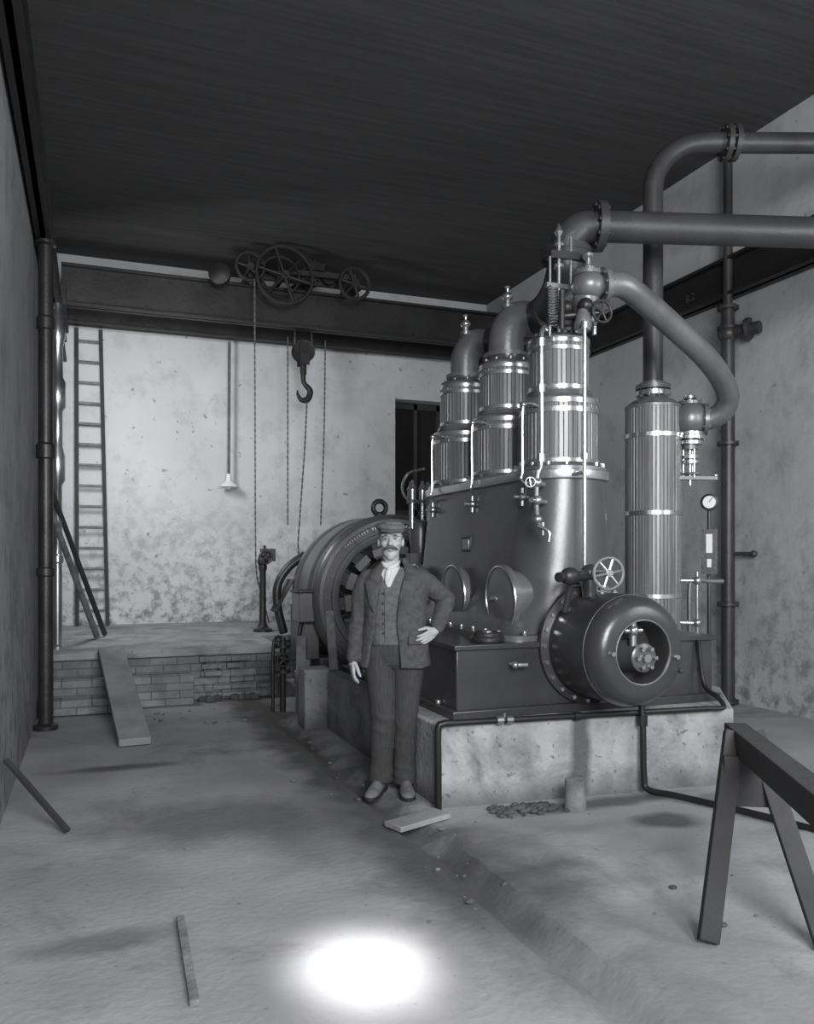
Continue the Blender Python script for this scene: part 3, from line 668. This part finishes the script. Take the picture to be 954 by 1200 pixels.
# planks
b=MB(); b.beam((.31,6.72,.035),(.17,8.56,.565),.24,.06,M_woodl); b.make('wooden_plank',bevel=.006)
b=MB(); b.beam((1.50,4.16,.018),(1.84,4.28,.022),.14,.03,M_woodl); b.make('wooden_board',bevel=.004)
b=MB(); b.beam((.33,3.42,.014),(.31,2.75,.012),.03,.022,M_wood); b.make('wooden_lath')
b=MB(); b.lathe([(.065,-.01),(.06,.10),(.062,.17),(.05,.175)],(2.62,4.14,0),(0,0,1),M_wood,14); b.make('wooden_stump')
b=MB()
for i in range(150):
    a=random.random(); x=2.14+a*.38; y=4.24+random.gauss(0,.05); r=.006+.018*random.random()**2
    b.ball((x,min(y,4.33),r*.3),(r*1.4,r,r*.8),M_dirt,8,6)
b.make('dirt_heap')
b=MB()
for i in range(130):   # chips and crumbs along the gutter, plinth foot and platform foot
    q=random.random()
    if q<.45: x,y=1.62+random.gauss(0,.16),random.uniform(2.6,6.8)
    elif q<.75: x,y=random.uniform(1.95,3.8),random.uniform(2.6,4.15)
    else: x,y=random.uniform(.4,1.6),random.uniform(7.2,8.2)
    if x>1.84 and y>4.15: continue
    r=.004+.013*random.random()**2; b.ball((x,y,r*.4),(r*1.5,r,r*.7),M_conc if i%2 else M_dirt,6,4)
b.make('floor_rubble')

# sawhorse
b=MB(); T0=V((2.57,2.81,.70)); T1=V((1.56,.97,.70)); dT=(T1-T0).normalized(); sd=V((dT.y,-dT.x,0))
if sd.x>0: sd=-sd
b.beam(T0,T1,.09,.10,M_woodd)
for q,kk in ((.07,.32),(.93,-.32)):
    p=T0.lerp(T1,q)
    for s_ in (1,-1): b.beam(p+V((0,0,.04))+sd*s_*.04,V((p.x,p.y,0.012))+sd*s_*.21+dT*kk,.075,.045,M_woodd,up=dT)
    b.beam(p+V((0,0,-.14))+sd*.10+dT*kk*.25,p+V((0,0,-.14))-sd*.10+dT*kk*.25,.03,.20,M_woodd)
b.make('sawhorse',bevel=.004)

# ---------------------------------------------------------------- the man
yaw=math.radians(-20.83)
man=empty('man',(1.750,4.85,0),yaw)
def remesh(b,name,vox,mats,region,smooth=3,factor=.5,fold=None):
    o=b.make(name+'_src'); r=o.modifiers.new('r','REMESH'); r.mode='VOXEL'; r.voxel_size=vox
    s=o.modifiers.new('s','SMOOTH'); s.iterations=smooth; s.factor=factor
    dg=bpy.context.evaluated_depsgraph_get(); me=bpy.data.meshes.new_from_object(o.evaluated_get(dg))
    bpy.data.objects.remove(o); me.name=name
    if fold:
        cs=[(v.co.copy(),v.normal.copy()) for v in me.vertices]
        for v,(c,nn) in zip(me.vertices,cs): v.co=c+nn*fold(c)
        me.update()
    me.materials.clear()
    for m in mats: me.materials.append(m)
    for p in me.polygons: p.material_index=region(p.center); p.use_smooth=True
    n=bpy.data.objects.new(name,me); sc.collection.objects.link(n); n.parent=man; return n
def ell(cx,cy,rx,ry,z,n=32,p=2.3):
    out=[]
    for i in range(n):
        t=2*math.pi*i/n; c,s=math.cos(t),math.sin(t)
        out.append(V((cx+rx*math.copysign(abs(c)**(2/p),c),cy+ry*math.copysign(abs(s)**(2/p),s),z)))
    return out
def ridged(p): return 1-abs(noise.noise(p))*2
HX=-.012
b=MB(); S=M_skin
b.loft([ell(.015,0,rx,ry,z) for z,rx,ry in [(.80,.15,.10),(.88,.158,.112),(.96,.155,.112),(1.05,.15,.112),(1.15,.158,.118),(1.25,.17,.118),(1.33,.17,.105),(1.37,.13,.085),(1.40,.07,.062)]],S)
b.tube([(.0,.01,1.34),(HX,0,1.42),(HX,0,1.52)],[.060,.053,.053],S,20)
for sx_,hip,kn,an in ((-1,(-.075,0,.86),(-.060,-.015,.47),(-.075,.015,.07)),(1,(.095,0,.86),(.078,-.01,.47),(.075,.02,.06))):
    hp=V(hip);k=V(kn);a=V(an)
    b.tube([hp+V((0,0,.05)),hp+V((0,0,-.1)),hp.lerp(k,.6),k,k.lerp(a,.35),k.lerp(a,.75),a],[.098,.098,.087,.074,.071,.067,.073],S,24)
b.ball((.01,0,.84),(.155,.108,.09),S)
# head
b.ball((HX,.012,1.575),(.073,.092,.096),S); b.ball((HX,-.022,1.53),(.060,.066,.078),S); b.ball((HX,-.060,1.462),(.027,.024,.022),S); b.ball((HX,-.03,1.482),(.047,.050,.034),S)
b.limb([(HX,-.084,1.583),(HX,-.099,1.560),(HX,-.112,1.543)],[.009,.011,.014],S,10)
b.ball((HX-.013,-.099,1.541),(.009,.010,.008),S,10,8); b.ball((HX+.013,-.099,1.541),(.009,.010,.008),S,10,8)
for s_ in (-1,1):
    b.ball((HX+s_*.036,-.056,1.545),(.026,.026,.022),S,16,10); b.ball((HX+s_*.030,-.076,1.594),(.028,.014,.009),S,12,8)
    b.ball((HX+s_*.075,.010,1.555),(.010,.020,.032),S,12,8)
def reg(c):
    if c.z>1.425: return 0
    if c.z>.925:
        if c.y<.02 and c.z>1.28 and abs(c.x+.022)<.008+(c.z-1.28)*.50: return 3
        return 1
    return 2
def foldb(c):
    if c.z>1.36: return 0
    if c.z>.925: return .003*ridged(V((c.x*9,c.y*9,c.z*16)))
    k=1+1.2*max(0,1-abs(c.z-.46)/.12)+1.2*max(0,1-abs(c.z-.13)/.1)
    return .0035*k*ridged(V((c.x*7+c.z*3,c.y*7,c.z*11)))
remesh(b,'body',.004,[M_skin,M_vest,M_trou,M_shirt],reg,5,.5,foldb)
# jacket
J=M_jack
secs=[(.785,.225,.148,48,8),(.85,.218,.148,46,8),(.95,.205,.146,42,6),(1.03,.198,.145,38,4),(1.12,.196,.146,34,4),(1.2,.20,.146,28,6),(1.28,.204,.140,24,10),(1.33,.20,.130,22,14),(1.365,.172,.112,26,20),(1.395,.125,.092,34,28),(1.425,.088,.080,44,36),(1.455,.078,.074,55,46)]
def jpt(rx,ry,th,z,off=0):
    s,c=math.sin(th),math.cos(th); p=2.3
    return V((.012+(rx+off)*math.copysign(abs(s)**(2/p),s),.005-(ry+off)*math.copysign(abs(c)**(2/p),c),z))
rings=[]
for z,rx,ry,l_,r_ in secs:
    a0=math.radians(r_); a1=2*math.pi-math.radians(l_); N=40
    outr=[jpt(rx,ry,a0+(a1-a0)*i/N,z+.006*math.sin(i*.9)*(z<.9)) for i in range(N+1)]
    inn=[jpt(rx,ry,a0+(a1-a0)*i/N,z,-.018) for i in range(N,-1,-1)]
    rings.append(outr+inn)
b=MB(); b.loft(rings,J)
b.limb([(-.152,0,1.325),(-.186,.005,1.25),(-.212,.02,1.08),(-.226,.0,.97),(-.240,-.035,.845)],[.062,.065,.056,.052,.046],J,20)
b.limb([(.168,0,1.325),(.225,.03,1.285),(.335,.10,1.195)],[.064,.066,.056],J,20)
b.limb([(.335,.10,1.195),(.312,.05,1.11),(.272,-.035,1.025)],[.057,.053,.044],J,20)
b.beam((.10,-.146,.955),(.185,-.110,.955),.012,.05,J)
def foldj(c):
    arm=max(0,1-(V((c.x,c.y,c.z))-V((.31,.07,1.16))).length/.14)+max(0,1-(V((c.x,c.y,c.z))-V((-.21,0,1.06))).length/.16)+.6*max(0,1-(V((c.x,c.y,c.z))-V((.17,-.06,1.24))).length/.14)
    return (.0035+.006*arm)*(ridged(V((c.x*8-c.z*3,c.y*8,c.z*13+c.x*5)))-.3)+.0012*noise.noise(c*45)
remesh(b,'jacket',.0045,[M_jack],lambda c:0,3,.45,foldj)
# lapels, scarf, buttons
b=MB()
def lapel(side):
    r0=[]
    for z,w in ((1.13,.5),(1.17,12),(1.22,19),(1.28,26),(1.312,30),(1.322,18),(1.345,20),(1.38,20),(1.42,20)):
        for k in range(len(secs)-1):
            if secs[k][0]<=z<=secs[k+1][0]: break
        f=(z-secs[k][0])/(secs[k+1][0]-secs[k][0]); q=[secs[k][i]*(1-f)+secs[k+1][i]*f for i in range(5)]
        e=math.radians(q[4]) if side>0 else -math.radians(q[3])
        e2=e+side*math.radians(w)
        r0.append([jpt(q[1],q[2],e,z,.006),jpt(q[1],q[2],(e+e2)/2,z,.018),jpt(q[1],q[2],e2,z,.015),jpt(q[1],q[2],e2,z,.004),jpt(q[1],q[2],e,z,-.006)])
    b.loft(r0,M_jack)
lapel(1); lapel(-1)
b.tube([(HX-.050,.0,1.432),(HX-.042,-.045,1.418),(HX-.006,-.066,1.398),(HX+.034,-.047,1.414),(HX+.050,.0,1.432)],[.012,.015,.017,.015,.012],M_shirt,14)
b.tube([(-.018,-.072,1.395),(-.026,-.098,1.362),(-.034,-.114,1.325),(-.038,-.117,1.295)],[.014,.020,.015,.005],M_shirt,14)
for z in (1.24,1.18,1.12,1.06,1.0): b.ball((-.052,-.122,z),(.007,.005,.007),M_irond,10,8)
b.tube([(-.044,-.119,1.27),(-.044,-.120,1.1),(-.042,-.117,.94)],.003,M_vest,6)
b.make('lapels_and_scarf',man,angle=60)
# face details
b=MB()
for s_ in (-1,1):
    b.ball((HX+s_*.030,-.0795,1.574),(.0120,.006,.0052),M_eye,12,8); b.ball((HX+s_*.030,-.0845,1.574),(.0055,.003,.0048),M_black,10,6)
    b.tube([(HX+s_*.017,-.0860,1.5795),(HX+s_*.030,-.0870,1.5815),(HX+s_*.043,-.0800,1.5785)],[.002,.0028,.002],M_skin,8)
    b.tube([(HX+s_*.015,-.0885,1.591),(HX+s_*.032,-.0905,1.595),(HX+s_*.052,-.078,1.589)],[.003,.004,.002],M_hair,8)
    b.tube([(HX,-.101,1.524),(HX+s_*.016,-.101,1.521),(HX+s_*.034,-.088,1.513),(HX+s_*.046,-.074,1.507)],[.009,.010,.008,.003],M_hair,10)
    b.tube([(HX+s_*.071,-.02,1.60),(HX+s_*.071,-.015,1.58),(HX+s_*.067,-.02,1.565)],[.006,.006,.003],M_hair,8)
b.ball((HX,.05,1.57),(.078,.062,.075),M_hair)
b.tube([(HX-.017,-.083,1.5005),(HX,-.088,1.4995),(HX+.017,-.083,1.5005)],[.003,.005,.003],M_lip,8)
b.make('face_features',man,angle=60)
# cap
b=MB()
b.ball((HX,.008,1.625),(.081,.096,.030),M_cap); b.ball((HX-.004,.012,1.650),(.096,.112,.034),M_cap,32,16,Matrix.Rotation(.10,3,'X')@Matrix.Rotation(.06,3,'Y')); b.ball((HX,.02,1.664),(.078,.09,.028),M_cap)
b.ball((HX,-.088,1.624),(.064,.046,.006),M_cap,28,10,Matrix.Rotation(.26,3,'X')); b.ball((HX,-.01,1.690),(.009,.009,.005),M_cap,10,6)
b.make('flat_cap',man,angle=60)
# hands
def hand(name,w,d,side,palm,curl,spread=.0,thumb_curl=.3):
    w=V(w);d=V(d).normalized();side=V(side);side=(side-d*side.dot(d)).normalized();pn=d.cross(side)
    if pn.dot(V(palm))<0: pn=-pn
    b=MB()
    b.limb([w-d*.03,w+d*.02],[.025,.025],M_skin,12)
    lens=[.062,.070,.065,.052]; offs=[.028,.0095,-.0105,-.028]
    for j in range(4):
        base=w+d*(.080-(.006 if j in(0,2) else 0)-(.014 if j==3 else 0))+side*offs[j]
        b.limb([w+d*.012+side*offs[j]*.6,w.lerp(base,.6)+side*offs[j]*.2-pn*.002,base],[.016,.0135,.0108],M_skin,10)
        L=lens[j]; a=curl*(.8+.12*j); p=base; pts=[p]; ang=0
        for f,k in ((.45,.55),(.31,1.0),(.24,.75)):
            ang+=a*k; p=p+(d*math.cos(ang)+pn*math.sin(ang)+side*spread*offs[j]/.03*.3)*L*f; pts.append(p)
        b.tube(pts,[.0100,.0092,.0082,.0064],M_skin,10,5); b.ball(pts[-1],.0064,M_skin,8,6); 
    t0=w+d*.022+side*.022+pn*.006
    td=(d*.72+side*.62+pn*.3).normalized(); t1=t0+td*.038; td2=(d*.9+side*.15+pn*thumb_curl).normalized(); t2=t1+td2*.028; t3=t2+(td2+pn*.2).normalized()*.022
    b.tube([t0-td*.01,t0,t1,t2,t3],[.016,.015,.0115,.0105,.0075],M_skin,10,5); b.ball(t3,.0075,M_skin,8,6)
    return remesh(b,name,.0026,[M_skin],lambda c:0,2,.4)
hand('hand_right',(-.242,-.042,.825),(-.05,-.12,-1),(.3,-1,.1),(1,.3,0),.50,.2)
hand('hand_left',(.262,-.056,1.005),(-.66,-.58,-.42),(-.1,-.3,.9),(-.6,.75,0),.30,.25)
b=MB(); b.limb([(-.241,-.04,.86),(-.243,-.043,.82)],[.03,.026],M_skin,12); b.limb([(.275,-.035,1.028),(.262,-.056,1.005)],[.028,.025],M_skin,12)
b.lathe([(.045,0),(.048,.012),(.044,.024)],(-.2405,-.036,.828),(.05,.12,1),M_jack,20)
b.make('wrists',man,angle=60)
# boots
b=MB()
for h,t,nm in (((-.075,.035,.0),(-.135,-.175,0),'l'),((.075,.04,0),(.098,-.175,0),'r')):
    h=V(h);t=V(t); f=(t-h).normalized(); s_=V((f.y,-f.x,0)); rings=[]
    for q,wd,ht in ((-.045,.022,.05),(-.03,.034,.085),(.03,.038,.11),(.08,.040,.092),(.13,.046,.070),(.18,.046,.055),(.215,.038,.045),(.24,.018,.03)):
        c=h+f*q; ring=[]
        for i in range(16):
            a=2*math.pi*i/16; zz=ht*(.5+.5*math.sin(a)); 
            wdd=wd*(1 if math.sin(a)<.2 else .88)
            ring.append(c+s_*math.cos(a)*wdd+V((0,0,max(.0,zz))))
        rings.append(ring)
    b.loft(rings,M_shoe)
    b.loft([[h+f*q+s_*(w_ if e else -w_)+V((0,0,zz)) for (zz,e) in ((0,0),(0,1),(.018,1),(.018,0))] for q,w_ in ((-.05,.02),(-.035,.036),(.06,.036),(.13,.05),(.19,.049),(.225,.038),(.25,.014))],M_irond)
b.make('boots',man,angle=60)

# ---------------------------------------------------------------- light
def area(name,loc,tgt,size,sy,e,spread=None):
    L=bpy.data.lights.new(name,'AREA'); L.shape='RECTANGLE'; L.size=size; L.size_y=sy; L.energy=e
    if spread: L.spread=math.radians(spread)
    o=bpy.data.objects.new(name,L); o.location=loc; o.rotation_euler=(V(tgt)-V(loc)).to_track_quat('-Z','Y').to_euler(); sc.collection.objects.link(o); return o
area('daylight_window',(.9,-2.0,3.1),(2.0,9,1.9),2.6,2.6,560)
area('side_area',(5.6,1.2,2.9),(2.0,9,1.5),1.6,2.0,80)  # area light beside the right wall, no window built there
area('back_wall_fill',(.1,9.3,3.5),(1.9,12.3,1.8),.6,1.0,75)  # added lamp brightening the back wall
area('sun_shaft',(.72,1.6,4.2),(.90,2.80,0),.18,.34,2.6,8)
w=bpy.data.worlds.new('world'); sc.world=w; w.use_nodes=True; bg=w.node_tree.nodes['Background']; bg.inputs[0].default_value=(.95,.98,1.05,1); bg.inputs[1].default_value=.42

# ---------------------------------------------------------------- camera
cam=bpy.data.cameras.new('camera'); co=bpy.data.objects.new('camera',cam); sc.collection.objects.link(co)
co.location=(0,0,1.45); co.rotation_euler=(math.radians(90),0,yaw)
cam.sensor_fit='HORIZONTAL'; cam.sensor_width=36; cam.lens=36*970/954; cam.shift_y=55/954; cam.clip_start=.05
sc.camera=co
